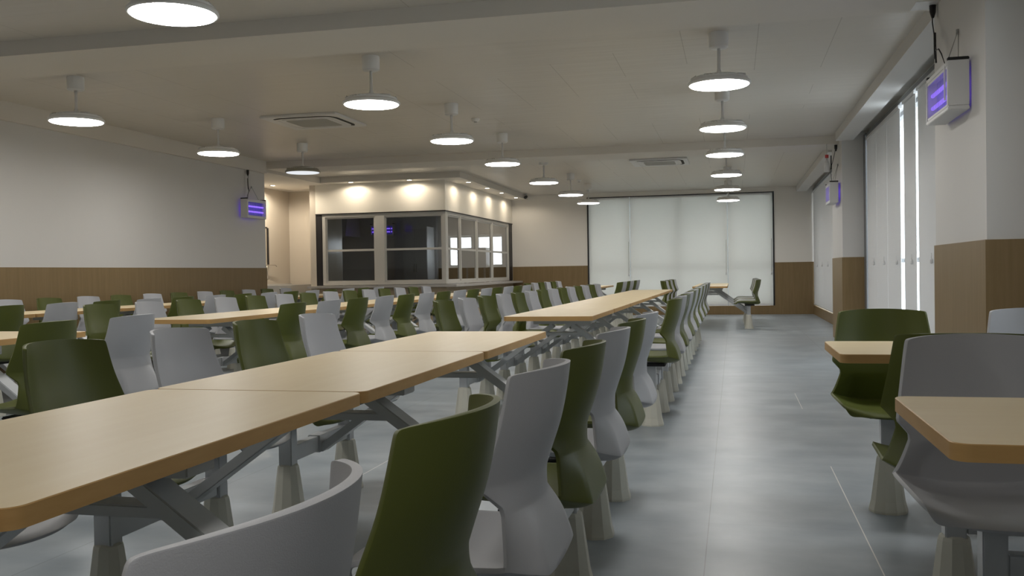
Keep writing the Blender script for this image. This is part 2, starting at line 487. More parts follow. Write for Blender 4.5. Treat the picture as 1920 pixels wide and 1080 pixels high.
# real windows: frames and panes
def window_y(name, x0, x1, z0, z1, mids, transom, y=YF + .1, col='greyframe', pane='pane'):
    bm = bmesh.new(); w = .05
    box(bm, x0, x1, y, y + .06, z0, z0 + w); box(bm, x0, x1, y, y + .06, z1 - w, z1)
    for s in [x0 + w / 2] + list(mids) + [x1 - w / 2]: box(bm, s - w / 2, s + w / 2, y, y + .06, z0 + w, z1 - w)
    if transom: box(bm, x0 + w, x1 - w, y + .005, y + .055, transom - w / 2, transom + w / 2)
    o = obj(name, bm, M[col]); o['kind'] = 'structure'
    obj('pane', bx(x0 + .01, x1 - .01, y + .027, y + .033, z0 + .01, z1 - .01), M[pane], o)
    return o
def window_x(name, y0, y1, z0, z1, mids, transom, x=XR + .1, col='greyframe'):
    bm = bmesh.new(); w = .05
    box(bm, x, x + .06, y0, y1, z0, z0 + w); box(bm, x, x + .06, y0, y1, z1 - w, z1)
    for s in [y0 + w / 2] + list(mids) + [y1 - w / 2]: box(bm, x, x + .06, s - w / 2, s + w / 2, z0 + w, z1 - w)
    if transom: box(bm, x + .005, x + .055, y0 + w, y1 - w, transom - w / 2, transom + w / 2)
    o = obj(name, bm, M[col]); o['kind'] = 'structure'
    obj('pane', bx(x + .027, x + .033, y0 + .01, y1 - .01, z0 + .01, z1 - .01), M['pane'], o)
    return o
window_y('window_3', WX0, WX1, WZ0, WZ1, [-2.386, -1.26, -.129], 1.12)
window_y('window_4', -6.92, -6.28, 1.21, 1.99, [], None, col='frame', pane='dullpane')
window_y('window_5', -6.19, -5.50, 1.21, 1.99, [], None, col='frame', pane='dullpane')
window_x('window_6', 7.05, 13.60, .06, 2.83, [8.1, 9.2, 10.3, 11.4, 12.5], 1.12)
window_x('window_7', 15.10, 22.20, .2, 2.83, [16.3, 17.5, 18.7, 19.9, 21.1], 1.12)
window_x('window_8', 3.8, 4.7, 1.15, 2.80, [4.25], 1.6)

# dark jamb lines that frame the far window and the side band
bm = bmesh.new()
box(bm, WX0 - .005, WX0 + .028, YF - .02, YF + .1, WZ0, WZ1 + .02); box(bm, WX1 - .028, WX1 + .005, YF - .02, YF + .1, WZ0, WZ1 + .02)
box(bm, WX0, WX1, YF - .016, YF + .02, WZ1 - .004, WZ1 + .016)
struct('trim_14', bm, M['darkframe'])
bm = bmesh.new()
box(bm, XR - .05, XR + .02, 13.50, 13.69, 0, 2.86); 
struct('trim_15', bm, M['greyframe'])
struct('trim_16', bx(XR - .03, XR + .02, 6.95, 13.50, 2.815, 2.86), M['greyframe'])
struct('trim_17', bx(XR - .03, XR + .02, 15.01, YF - .01, 2.80, 2.84), M['greyframe'])

# ------------------------------------------------------------------ blinds
def blind_x(y0, y1, z0, z1, label, group, tassel=True, x=XR - .028):
    yc = (y0 + y1) / 2
    t = thing('window_blind', label, 'blind', (x, yc, z0), 0, group)
    h = (y1 - y0) / 2
    obj('slats', bx(-.0025, .0025, -h, h, .03, z1 - z0 - .04), M['blind_side'], t)
    obj('headrail', bx(-.02, .02, -h, h, z1 - z0 - .04, z1 - z0), M['white'], t, bevel=.004)
    obj('bottom_rail', bx(-.01, .01, -h, h, 0, .03), M['white'], t, bevel=.003)
    if tassel:
        bm2 = bmesh.new(); lathe(bm2, [(.003, .05), (.006, .0), (.013, -.012), (.013, -.04), (.007, -.05)], 10)
        obj('tassel', bm2, M['white'], t, loc=(-.02, -h + .18, 1.12 - z0))
    return t
gb = 'white blinds over the side window band'
edges = [(13.48, 12.64), (12.635, 11.80), (11.795, 10.90), (10.67, 10.00), (9.88, 9.02), (9.015, 8.02), (8.015, 6.98)]
nm = ['white venetian blind against the dark jamb by the far pier', 'white venetian blind, second from the dark jamb of the side window band',
      'white venetian blind just beyond the wider bright gap in the side window band', 'white venetian blind between the two bright daylight gaps',
      'white venetian blind just nearer than the narrow bright gap, below the insect killer', 'white venetian blind, second before the near pier', 'white venetian blind tucked behind the near pier']
for (b, a), n in zip(edges, nm): blind_x(a, b, .12, 2.80, n, gb)
for k in range(6):
    a = 15.12 + k * 1.195
    blind_x(a, a + 1.193, .22, 2.78, 'white blind, %s of six along the side wall beyond the far pier' % ORD[k], 'white blinds beyond the far pier')

def blind_y(x0, x1, z0, z1, label, group, y=YF - .0):
    t = thing('window_blind', label, 'blind', ((x0 + x1) / 2, y, z0), 0, group)
    h = (x1 - x0) / 2
    obj('slats', bx(-h, h, .020, .030, .03, z1 - z0 - .03), M['blind'], t)
    obj('headrail', bx(-h, h, .01, .045, z1 - z0 - .03, z1 - z0), M['white'], t, bevel=.004)
    obj('bottom_rail', bx(-h, h, .012, .036, 0, .03), M['white'], t, bevel=.003)
    bm = bmesh.new(); lathe(bm, [(.004, .75), (.004, .0)], 6)
    o = obj('pull_cord', bm, M['grille'], t, loc=(h - .03, .005, .78))
    bm2 = bmesh.new(); lathe(bm2, [(.006, 0), (.018, -.02), (.018, -.06), (.008, -.07)], 10)
    obj('tassel', bm2, M['white'], o)
gw = 'white blinds on the far wall'
blind_y(WX0 + .03, -2.392, WZ0 + .005, WZ1 - .005, 'narrow white blind at the kitchen end of the far wall window', gw)
blind_y(-2.378, -.135, WZ0 + .005, WZ1 - .005, 'widest white blind, in the middle of the far wall window', gw)
blind_y(-.121, WX1 - .03, WZ0 + .005, WZ1 - .005, 'narrow white blind at the pier end of the far wall window', gw)

# ------------------------------------------------------------------ chair
ROWS = [  # u (backwards), z, half width, forward wrap of the edges, lift of the edges, wrap exponent (0: folded corners)
    (.212, .862, .178, .082, -.010, 2.3), (.211, .854, .181, .083, -.008, 2.3), (.205, .805, .188, .083, -.003, 2.2), (.192, .740, .197, .082, 0, 2.1),
    (.174, .690, .206, .082, 0, 2), (.159, .644, .213, .082, 0, 2), (.157, .634, .211, .080, 0, 2), (.154, .596, .180, .045, 0, 2),
    (.155, .580, .178, .042, 0, 2), (.168, .535, .192, .050, .000, 0), (.181, .490, .206, .058, .012, 0), (.190, .450, .215, .066, .038, 0),
    (.170, .432, .216, .062, .054, 3), (.105, .430, .214, .030, .054, 3), (.020, .437, .212, .000, .046, 2.5), (-.080, .446, .211, 0, .040, 2.2),
    (-.180, .455, .208, 0, .030, 2), (-.236, .452, .194, -.030, .018, 2), (-.262, .436, .172, -.055, .000, 2)]
CREASE = {5: .55, 8: .45, 11: .7}
VCREASE = {5: 1, 6: .7, 7: .6, 8: .7, 11: .7, 12: .4}
COLS = [-1, -.88, -.66, -.36, 0, .36, .66, .88, 1]
def shell_mesh():
    bm = bmesh.new(); nc = 9; grid = []
    cl = bm.edges.layers.float.new('crease_edge'); vl = bm.verts.layers.float.new('crease_vert')
    for (u, z, w, fw, lf, pw) in ROWS:
        row = []
        for s in COLS:
            row.append(bm.verts.new((w * s, u - fw * (abs(s) ** pw if pw else max(0, (abs(s) - .66) / .34)), z + lf * abs(s) ** 2.8)))
        grid.append(row)
    for a, b in zip(grid, grid[1:]):
        for c in range(nc - 1): bm.faces.new((a[c], a[c + 1], b[c + 1], b[c]))
    for i, v in CREASE.items():
        for c in range(nc - 1):
            e = bm.edges.get((grid[i][c], grid[i][c + 1])); e[cl] = v
    for i in range(8, 12):
        for c in (2, 6):
            e = bm.edges.get((grid[i][c], grid[i + 1][c])); e[cl] = .55
    for i, v in VCREASE.items():
        for c in (0, nc - 1): grid[i][c][vl] = v
    me = bpy.data.meshes.new('tmp'); bm.to_mesh(me); bm.free()
    o = bpy.data.objects.new('tmp', me); COL.objects.link(o)
    ss = o.modifiers.new('s', 'SUBSURF'); ss.levels = 2; ss.render_levels = 2
    so = o.modifiers.new('t', 'SOLIDIFY'); so.thickness = .0105; so.offset = 0; so.use_even_offset = True
    bv = o.modifiers.new('b', 'BEVEL'); bv.width = .004; bv.segments = 2; bv.limit_method = 'ANGLE'; bv.angle_limit = 1.0
    dg = bpy.context.evaluated_depsgraph_get()
    out = bpy.data.meshes.new_from_object(o.evaluated_get(dg))
    bpy.data.objects.remove(o)
    out.name = 'seat_shell'
    for p in out.polygons: p.use_smooth = True
    return out
SHELL = shell_mesh()
SHELL_G = SHELL.copy(); SHELL.materials.clear(); SHELL.materials.append(M['grey']); SHELL_G.materials.clear(); SHELL_G.materials.append(M['green'])

def make_chair(colour):
    t = thing('canteen_chair', 'x', 'chair')
    s = bpy.data.objects.new('seat_shell', SHELL_G if colour == 'green' else SHELL); COL.objects.link(s); s.parent = t
    bm = bmesh.new(); lathe(bm, [(.080, 0), (.080, .01), (.070, .05), (.046, .228), (.043, .238), (.034, .243)], 10)
    p = obj('pedestal', bm, M['cone'], t)
    bm = bmesh.new(); box(bm, -.03, .03, -.03, .03, .232, .406)
    obj('post', bm, M['steel'], t, bevel=.004)
    bm = bmesh.new(); box(bm, -.085, .085, -.07, .10, .406, .423)
    obj('seat_plate', bm, M['black'], t, bevel=.005)
    return t
CH = {}
n_chairs = 0
def chair(loc, rz, colour, label, group):
    global n_chairs
    x, y, z = loc
    pts = [(x + a, y + b, c) for a in (-.22, .22) for b in (-.22, .22) for c in (0, .87)]
    if not in_frame(pts): return
    n_chairs += 1
    if colour not in CH:
        CH[colour] = make_chair(colour); o = CH[colour]
        o.location = loc; o.rotation_euler = (0, 0, rz); o['label'] = label; o['group'] = group
    else:
        dup(CH[colour], loc, rz, label, group)

# ------------------------------------------------------------------ table: long side along local y
TZ = .755; TW = .604; TL = 1.192; OFF = .662; OFFX = .622
def rounded_rect(w, l, r, n=6):
    out = []
    for cx, cyy, a0 in ((w / 2 - r, l / 2 - r, 0), (-w / 2 + r, l / 2 - r, PI / 2), (-w / 2 + r, -l / 2 + r, PI), (w / 2 - r, -l / 2 + r, 1.5 * PI)):
        for k in range(n + 1):
            a = a0 + PI / 2 * k / n
            out.append((cx + r * math.cos(a), cyy + r * math.sin(a)))
    return out
def prism(bm, pts, z0, z1):
    lo = [bm.verts.new((x, y, z0)) for x, y in pts]; hi = [bm.verts.new((x, y, z1)) for x, y in pts]
    bm.faces.new(lo[::-1]); bm.faces.new(hi)
    n = len(pts)
    for i in range(n): bm.faces.new((lo[i], lo[(i + 1) % n], hi[(i + 1) % n], hi[i]))
def make_table(OFF=OFF):
    t = thing('canteen_table', 'x', 'table')
    bm = bmesh.new(); prism(bm, rounded_rect(TW - .004, TL - .006, .03), TZ - .031, TZ)
    top = obj('tabletop', bm, M['table'], t)
    bm = bmesh.new()
    o1 = rounded_rect(TW, TL - .002, .032); i1 = rounded_rect(TW - .004, TL - .006, .03)
    n = len(o1)
    vo = [[bm.verts.new((x, y, z)) for x, y in o1] for z in (TZ - .0305, TZ - .0015)]
    vi = [[bm.verts.new((x, y, z)) for x, y in i1] for z in (TZ - .0305, TZ - .0002)]
    for i in range(n):
        j = (i + 1) % n
        bm.faces.new((vo[0][i], vo[0][j], vo[1][j], vo[1][i])); bm.faces.new((vo[1][i], vo[1][j], vi[1][j], vi[1][i]))
        bm.faces.new((vi[0][j], vi[0][i], vi[1][i], vi[1][j])); bm.faces.new((vi[0][i], vi[0][j], vo[0][j], vo[0][i]))
    eb = obj('edge_band', bm, M['edge'], top); smooth_by_angle(eb, .6)
    bm = bmesh.new()
    box(bm, -.21, .21, -.05, .05, .672, .7235)                 # channel under the top
    box(bm, -.145, .145, -.032, .032, .589, .613)                # tie between the arms
    fr = obj('cross_frame', bm, M['steel'], t, bevel=.003)
    for s in (-1, 1):
        bm = bmesh.new()
        x1 = OFF - .02
        bar(bm, (s * .07, 0, .665), (s * x1, 0, .665 - .715 * (x1 - .07)), .08, .034)
        obj('arm', bm, M['steel'], fr, bevel=.003)
        bm = bmesh.new()
        box(bm, s * OFF - .022, s * OFF + .022, -.31 + .032, .31 - .032, .250, .318)   # rail joining the two posts
        box(bm, s * OFF - .03, s * OFF + .03, -.055, .055, .244, .322)
        obj('seat_rail', bm, M['steel'], t, bevel=.003)
    return t
T0 = None; T1 = None
def table(loc, rz, label, group, cross=False):
    global T0, T1
    x, y, z = loc
    pts = [(x + a, y + b, c) for a in (-.6, .6) for b in (-.6, .6) for c in (.3, TZ)]
    if not in_frame(pts): return
    if cross:
        if T1 is None:
            T1 = make_table(OFFX); T1.location = loc; T1.rotation_euler = (0, 0, rz); T1['label'] = label; T1['group'] = group
        else: dup(T1, loc, rz, label, group)
        return
    if T0 is None:
        T0 = make_table(); T0.location = loc; T0.rotation_euler = (0, 0, rz); T0['label'] = label; T0['group'] = group
    else: dup(T0, loc, rz, label, group)

CNT = {}
def ordn(key, c, h, z1, z0=0):
    """which one it is among those of its row that reach into the frame"""
    if not in_frame([(c[0] + a, c[1] + b, z) for a in (-h, h) for b in (-h, h) for z in (z0, z1)]): return ''
    k = CNT.get(key, 0); CNT[key] = k + 1
    return ORD[k]
NUM = ['one', 'two', 'three', 'four', 'five', 'six', 'seven']
def run(xc, ystart, n, name, side_r, side_l, first=0, pitch=TL + .003, dr=0, skipr=(), colswap=False):
    """a run of n tables along y with chairs on both sides; counted from the camera end"""
    kr = 0; kl = 0
    for i in range(n):
        yc = ystart + (i + .5) * pitch
        table((xc, yc, 0), 0, 'tan canteen table, %s from the camera in the %s' % (ordn(('t', name), (xc, yc), .6, TZ, .3), name), 'tables of the ' + name)
        for q, dy in enumerate((-.31, .31)):
            col = ('green', 'grey')[q]
            word = 'olive green' if col == 'green' else 'grey'
            j = 2 * i + q
            nudge = .03 if (name == 'front table run' and j == 1) else 0
            chair((xc + OFF, yc + dy + nudge, 0), -PI / 2, col, '%s chair, %s along the %s of the %s' % (word, ordn(('c', name, 1), (xc + OFF, yc + dy), .22, .87), side_r, name), 'chairs on the %s of the %s' % (side_r, name))
            chair((xc - OFF, yc + dy, 0), PI / 2, col, '%s chair, %s along the %s of the %s' % (word, ordn(('c', name, 0), (xc - OFF, yc + dy), .22, .87), side_l, name), 'chairs on the %s of the %s' % (side_l, name))
XA = -1.213; XB = -3.885; XCC = -6.26
run(XA, 1.020 - 1.195, 4, 'front table run', 'window side', 'wall side')
run(XA, 6.13, 7, 'long middle run', 'window side', 'wall side')
run(XB, 2.26, 2, 'short run beside the front run', 'window side', 'wall side')
run(XB, 5.92, 7, 'second long run before the kitchen', 'window side', 'wall side')
run(XCC, 5.87, 7, 'long run against the brown wainscot', 'window side', 'wall side')
run(-.41, 16.74, 3, 'far run by the blinds', 'window side', 'kitchen side')
run(-2.73, 15.90, 3, 'far run by the kitchen counter', 'window side', 'kitchen side')
# two tables set across the room at the near pier
for yc, nm in ((1.98, 'front cross table'), (3.66, 'cross table before the pier')):
    table((.945, yc, 0), PI / 2, 'tan table end jutting in from the edge, the %s' % nm, 'tables set across by the pier', True)
    for q, x in enumerate((.635, 1.255)):
        w = 'aisle end' if q == 0 else 'window end'
        front = nm == 'front cross table'
        c1 = ('green', 'grey')[q]
        c2 = ('grey', 'green')[q] if front else c1
        w1 = 'olive green' if c1 == 'green' else 'grey'; w2 = 'olive green' if c2 == 'green' else 'grey'
        chair((x, yc - OFFX, 0), PI, c1, '%s chair with back to camera, %s of the %s' % (w1, w, nm), 'chairs before the cross tables')
        chair((x, yc + OFFX, 0), 0, c2, '%s chair facing camera, %s of the %s' % (w2, w, nm), 'chairs behind the cross tables')

# ------------------------------------------------------------------ pendant lamps
ZL = 2.506
def make_lamp(dim=False):
    t = thing('pendant_lamp', 'x', 'lamp')
    c = ZC - ZL
    bm = bmesh.new(); lathe(bm, [(.074, c), (.076, c - .02), (.074, c - .115), (.06, c - .125)], 28)
    smooth_by_angle(obj('canopy', bm, M['lampwhite'], t))
    bm = bmesh.new(); lathe(bm, [(.013, c - .12), (.013, .125), (.02, .10), (.034, .085), (.05, .075)], 16)
    obj('stem', bm, M['lampwhite'], t, smooth=True)
    bm = bmesh.new(); lathe(bm, [(.05, .086), (.12, .081), (.19, .066), (.222, .052), (.222, .036)], 40)
    smooth_by_angle(obj('motor_housing', bm, M['dimshell' if dim else 'lampwhite'], t))
    bm = bmesh.new(); lathe(bm, [(.215, .042), (.232, .034), (.244, .020), (.246, .008), (.240, .000), (.230, .002)], 48, cap0=False, cap1=False)
    lathe(bm, [(.215, .042), (.218, .022), (.230, .002)], 48, cap0=False, cap1=False)
    obj('trim_ring', bm, M['dimshell' if dim else 'lampwhite'], t, smooth=True)
    for k in range(3):
        bm = bmesh.new(); a0 = 2 * PI * k / 3
        v0 = []; v1 = []
        for q in range(13):
            a = a0 + q / 12 * 1.7
            r1, r0 = .222 - .0 * q, .222 - .055 * math.sin(PI * q / 12) - .004
            z = .047 + .006 * q / 12
            v0.append([bm.verts.new((r0 * math.cos(a), r0 * math.sin(a), z + .012 + dz)) for dz in (0, .004)])
            v1.append([bm.verts.new((r1 * math.cos(a), r1 * math.sin(a), z + dz)) for dz in (0, .004)])
        for q in range(12):
            bm.faces.new((v0[q][1], v0[q + 1][1], v1[q + 1][1], v1[q][1])); bm.faces.new((v0[q][0], v1[q][0], v1[q + 1][0], v0[q + 1][0]))
            bm.faces.new((v1[q][0], v1[q][1], v1[q + 1][1], v1[q + 1][0])); bm.faces.new((v0[q][0], v0[q + 1][0], v0[q + 1][1], v0[q][1]))
        bm.faces.new((v0[0][0], v0[0][1], v1[0][1], v1[0][0])); bm.faces.new((v0[12][0], v1[12][0], v1[12][1], v0[12][1]))
        obj('fan_blade', bm, M['clear'], t)
    bm = bmesh.new(); lathe(bm, [(.231, .002), (.225, -.004), (.15, -.011), (.06, -.014)], 48)
    obj('diffuser', bm, M['dimlight'] if dim else M['light'], t, smooth=True)
    return t
L0 = None
rows = [(-.095, [7.64, 10.02, 12.32, 14.98, 17.71, 20.46], 'aisle row by the windows'),
        (-3.005, [4.66, 7.59, 9.95, 12.28, 15.1, 17.7, 19.95], 'middle row of lamps'),
        (-5.90, [7.56, 10.02], 'row by the plain white wall')]
for x, ys, nm in rows:
    for k, y in enumerate(ys):
        lab = 'round pendant lamp, %s from the camera in the %s' % (ORD[k], nm)
        if L0 is None:
            L0 = make_lamp(); L0.location = (x, y, ZL); L0['label'] = lab; L0['group'] = 'pendant lamps'
        else: dup(L0, (x, y, ZL), 0, lab, 'pendant lamps')
LD = make_lamp(True); LD.location = (-5.90, 12.25, ZL)
LD['label'] = 'dimmer pendant lamp with darker shell in front of the kitchen corner'; LD['group'] = 'pendant lamps'
for x, y, w in ((-.095, 4.66, 'over the aisle'), (-5.9, 4.66, 'by the white wall'), (-3.0, 2.2, 'over the front tables'), (-.095, -.2, 'over the camera at the aisle end'), (-5.9, 2.2, 'by the white wall, next nearer')):  # unseen lamps added to light the near tables and chairs
    dup(L0, (x, y, ZL), 0, 'added round pendant lamp above the frame, ' + w, 'pendant lamps')

# ------------------------------------------------------------------ downlights over the kitchen bulkhead
D0_ = None
def downlight(x, y, z, label, en=7.5):
    global D0_
    if D0_ is None:
        D0_ = thing('downlight', label, 'light', (x, y, z), 0, 'downlights round the kitchen')
        bm = bmesh.new(); lathe(bm, [(.045, .0), (.062, -.001), (.062, -.006), (.045, -.008)], 24, cap0=False, cap1=False)
        obj('rim', bm, M['white'], D0_)
        bm = bmesh.new(); lathe(bm, [(.046, -.0005), (.046, -.004)], 24)
        obj('lens', bm, M['down'], D0_)
    else: dup(D0_, (x, y, z), 0, label)
    l = bpy.data.lights.new('downlight_spot', 'SPOT'); l.energy = en; l.color = (1, .87, .69); l.spot_size = 3.0; l.spot_blend = .35; l.shadow_soft_size = .03
    o = bpy.data.objects.new('downlight_spot', l); COL.objects.link(o); o.location = (x, y, z - .012)
downlight(-7.03, 16.63, 2.81, 'recessed downlight over the kitchen front, end nearer the wash recess')
downlight(-5.86, 16.63, 2.81, 'recessed downlight over the kitchen front, nearer its corner')
for k, y in enumerate((17.45, 18.85, 20.1, 21.5)):
    downlight(-4.95, y, 2.81, 'recessed downlight, %s from the kitchen corner along its side wall' % ORD[k])
downlight(-8.6, 16.55, 2.80, 'recessed downlight alone in the wash recess ceiling', 60)

# ------------------------------------------------------------------ ceiling cassettes
def cassette(x, y, label):
    t = thing('ceiling_cassette', label, 'air conditioner', (x, y, ZC), 0, 'ceiling air conditioners')
    bm = bmesh.new()
    prism(bm, rounded_rect(.96, .96, .03), -.028, 0)
    obj('panel', bm, M['white'], t, bevel=.006)
    for k in range(4):
        bm = bmesh.new(); a = k * PI / 2
        pts = []
        n = 14
        for q in range(n + 1):
            s = -.36 + .72 * q / n
            bow = .385 - .05 * max(0, (abs(s) - .22) / .14) ** 2
            pts.append((s, bow))
        wv = []
        for s, d in pts:
            for dd in (-.022, .022):
                r = d + dd
                wv.append([bm.verts.new((s * math.cos(a) - r * math.sin(a), s * math.sin(a) + r * math.cos(a), z)) for z in (-.031, -.0275)])
        for q in range(n):
            A, B, Cc, Dd = wv[2 * q], wv[2 * q + 1], wv[2 * q + 2], wv[2 * q + 3]
            bm.faces.new((A[0], B[0], Dd[0], Cc[0])); bm.faces.new((A[1], Cc[1], Dd[1], B[1]))
            bm.faces.new((A[0], Cc[0], Cc[1], A[1])); bm.faces.new((B[0], B[1], Dd[1], Dd[0]))
        bm.faces.new((wv[0][0], wv[0][1], wv[1][1], wv[1][0])); bm.faces.new((wv[-2][0], wv[-1][0], wv[-1][1], wv[-2][1]))
        obj('air_slot' if k > 1 else 'closed_flap', bm, M['slot'] if k > 1 else M['white'], t)
    bm = bmesh.new(); prism(bm, rounded_rect(.60, .60, .06), -.036, -.0275)
    g = obj('intake_grille', bm, M['white'], t)
    bm = bmesh.new(); prism(bm, rounded_rect(.52, .52, .05), -.038, -.0355)
    obj('grille_mesh', bm, M['grille'], g)
cassette(-4.88, 10.48, 'square ceiling air conditioner over the second long run before the kitchen')
cassette(-1.21, 16.30, 'square ceiling air conditioner beyond the far beam')
def smoke(x, y, z, label):
    t = thing('smoke_detector', label, 'detector', (x, y, z), 0, 'smoke detectors')
    bm = bmesh.new(); lathe(bm, [(.05, 0), (.05, -.012), (.042, -.03), (.022, -.036)], 20)
    obj('body', bm, M['white'], t, smooth=False)
    bm = bmesh.new(); lathe(bm, [(.02, -.036), (.018, -.046)], 14); obj('sensor', bm, M['grille'], t)
smoke(-3.02, 11.0, ZC, 'small white smoke detector by the third lamp of the middle row')
smoke(-3.05, 19.0, ZC, 'small white smoke detector near the last lamps of the middle row')
t = thing('security_camera', 'small black security camera at the end of the kitchen soffit', 'camera', (-4.80, 21.9, ZC))
bm = bmesh.new(); lathe(bm, [(.03, 0), (.03, -.02), (.012, -.025), (.012, -.05)], 12); obj('mount', bm, M['white'], t)
bm = bmesh.new(); tube(bm, [(0, .05, -.06), (.0, -.07, -.09)], .035, 14); obj('body', bm, M['black'], t)

# ------------------------------------------------------------------ insect killers
def zapper(loc, rz, label, L=.64, hang=None, cord=None, knot=None):
    """front looks along local +x, wall behind at local -x; local y along its length"""
    t = thing('insect_killer', label, 'insect killer', loc, rz, 'violet insect killers')
    D = .118; Hh = .30
    bm = bmesh.new()
    box(bm, -D / 2, D / 2, -L / 2, L / 2, 0, .022)                       # bottom tray
    box(bm, -D / 2, D / 2, -L / 2 + .012, L / 2 - .012, Hh - .04, Hh - .012)  # top
    obj('case', bm, M['white'], t, bevel=.003)
    for s in (-1, 1):
        bm = bmesh.new(); y0 = s * L / 2
        a, b = sorted((y0, y0 - s * .03)); box(bm, -D / 2, D / 2, a, b, .022, Hh - .012)
        e = obj('end_cheek', bm, M['white'], t, bevel=.004)
        bm = bmesh.new(); box(bm, -D / 2, D / 2, a, b, Hh - .012, Hh + .006); obj('black_cap', bm, M['black'], e, bevel=.004)
    bm = bmesh.new(); box(bm, -.004, .002, -L / 2 + .03, L / 2 - .03, .022, Hh - .04); obj('reflector', bm, M['uvback'], t)
    for z in (.10, .18):
        for x in (.028, -.03):
            bm = bmesh.new(); tube(bm, [(x, -L / 2 + .045, z), (x, L / 2 - .045, z)], .0125, 12)
            obj('violet_tube', bm, M['uv'], t, smooth=True)
    bm = bmesh.new()
    n = 22
    for k in range(n):
        y = -L / 2 + .04 + (L - .08) * k / (n - 1)
        bar(bm, (D / 2 - .006, y, .022), (D / 2 - .006, y, Hh - .04), .0022, .0022)
    for z in (.024, Hh - .055): box(bm, D / 2 - .012, D / 2 - .003, -L / 2 + .03, L / 2 - .03, z, z + .014)
    obj('guard_grid', bm, M['white'], t)
    bm = bmesh.new(); box(bm, D / 2 - .004, D / 2 + .004, L / 2 - .085, L / 2 - .07, .07, Hh - .03); obj('cleaning_handle', bm, M['white'], t)
    if hang:
        bm = bmesh.new()
        hx, hy, hz = hang
        tube(bm, [(-.02, -L / 2 + .10, Hh), (hx, hy - .01, hz)], .003, 6); tube(bm, [(-.02, L / 2 - .10, Hh), (hx, hy + .01, hz)], .003, 6)
        lathe(bm, [(.012, hz + .015), (.012, hz - .015)], 8, hx, hy)
        obj('hanging_wire', bm, M['grille'], t)
    if cord:
        bm = bmesh.new(); tube(bm, cord, .004, 8)
        c = obj('power_cord', bm, M['black'], t, smooth=True)
        if knot:
            bm = bmesh.new()
            kx, ky, kz = knot
            tube(bm, [(kx, ky - .004, kz + .10), (kx, ky, kz), (kx, ky + .012, kz - .07)], .008, 8)
            tube(bm, [(kx, ky, kz), (kx, ky + .03, kz - .10)], .006, 6)
            obj('cord_knot', bm, M['black'], c)
        bm = bmesh.new(); p = cord[0]; lathe(bm, [(.008, p[2] - .09), (.02, p[2] - .05), (.022, p[2])], 10, p[0], p[1])
        obj('plug', bm, M['black'], c)
    return t
# near pier: front looks to -x
zapper((1.283, 6.235, 1.957), PI, 'violet insect killer with white case on the near pier', .63,
       hang=(-.066, .0, .52), cord=[(-.04, -.60, .85), (-.03, -.56, .72), (-.01, -.38, .56), (0, -.30, .48), (0, -.22, .47), (0, -.14, .42), (-.02, -.11, .33), (-.02, -.11, .285)], knot=(0, -.33, .50))
zapper((1.385, 14.21, 1.965), PI, 'small violet insect killer hanging on the far pier beside the blinds', .62,
       hang=(-.08, .05, .55), cord=[(-.05, .1, .83), (-.04, .08, .74), (-.02, .0, .62), (.0, -.12, .52), (.0, -.1, .44), (0, -.02, .36), (0, .0, .285)], knot=(0, -.06, .60))
zapper((-7.30, 13.40, 1.962), 0, 'violet insect killer at the end of the plain white wall', .60,
       hang=(-.096, .12, .50), cord=[(-.06, -.05, .755), (-.05, -.06, .66), (-.04, -.10, .52), (-.04, -.06, .44), (-.04, -.10, .36), (-.03, -.13, .285)], knot=(-.04, -.09, .52))
zapper((-8.54, YF - .199, 2.02), -PI / 2, 'glowing violet insect killer inside the dark kitchen', .62, hang=(-.055, .0, .42))
# outlet plates on the ceiling above the cords
o = obj('ceiling_outlet', bx(1.20, 1.34, 6.72, 6.94, 2.803, 2.8049), M['white']); 
tag(o, 'flat white outlet plate under the near beam above the black cord', 'outlet')
# bottle hanging by the far pier
t = thing('fly_trap_bottle', 'small clear bottle with a red cap hanging before the far pier', 'bottle', (1.30, 13.98, 2.40))
bm = bmesh.new(); lathe(bm, [(.03, 0), (.036, .01), (.036, .12), (.014, .17), (.014, .20)], 16); obj('bottle_body', bm, M['white'], t, smooth=True)
bm = bmesh.new(); lathe(bm, [(.024, .20), (.024, .245)], 14); obj('cap', bm, M['red'], t)
bm = bmesh.new(); tube(bm, [(0, 0, .24), (0, .0, .402)], .003, 6); obj('string', bm, M['grille'], t)

# ------------------------------------------------------------------ wash recess
t = thing('wash_trough', 'long white wash trough along the tiled recess wall', 'sink', (XN, 16.2, 0))
bm = bmesh.new()
y0, y1 = -1.9, 1.75
box(bm, .002, .52, y0, y1, .62, .70); box(bm, .46, .52, y0, y1, .70, .875); box(bm, .002, .06, y0, y1, .70, .90)
box(bm, .06, .46, y0, y0 + .05, .70, .875); box(bm, .06, .46, y1 - .05, y1, .70, .875)
obj('basin', bm, M['ceramic'], t, bevel=.006)
bm = bmesh.new(); box(bm, .002, .44, y0 + .05, y1 - .05, 0, .62); obj('base', bm, M['tile'], t)
for y in (16.92,):
    t = thing('wall_tap', 'slim wall tap with long spout over the wash trough', 'tap', (XN, y, 1.0))
    bm = bmesh.new(); tube(bm, [(.0, 0, 0), (.05, 0, 0)], .014, 10); tube(bm, [(.05, 0, -.015), (.05, 0, .27)], .009, 10)
    obj('riser', bm, M['chrome'], t, smooth=True)
    bm = bmesh.new(); tube(bm, [(.05, -.10, .27), (.05, .0, .275), (.06, .18, .275), (.065, .32, .272), (.066, .36, .25)], .009, 10); obj('spout', bm, M['chrome'], t, smooth=True)
    bm = bmesh.new(); tube(bm, [(.05, -.03, -.02), (.05, .10, .0)], .012, 8); obj('handle', bm, M['chrome'], t)
t = thing('wall_mirror', 'dark framed mirror on the tiled wall of the wash recess', 'mirror', (XN, 16.15, 1.28))
bm = bmesh.new(); box(bm, .002, .02, -.85, .85, .0, .72); obj('glass', bm, M['mirror'], t)
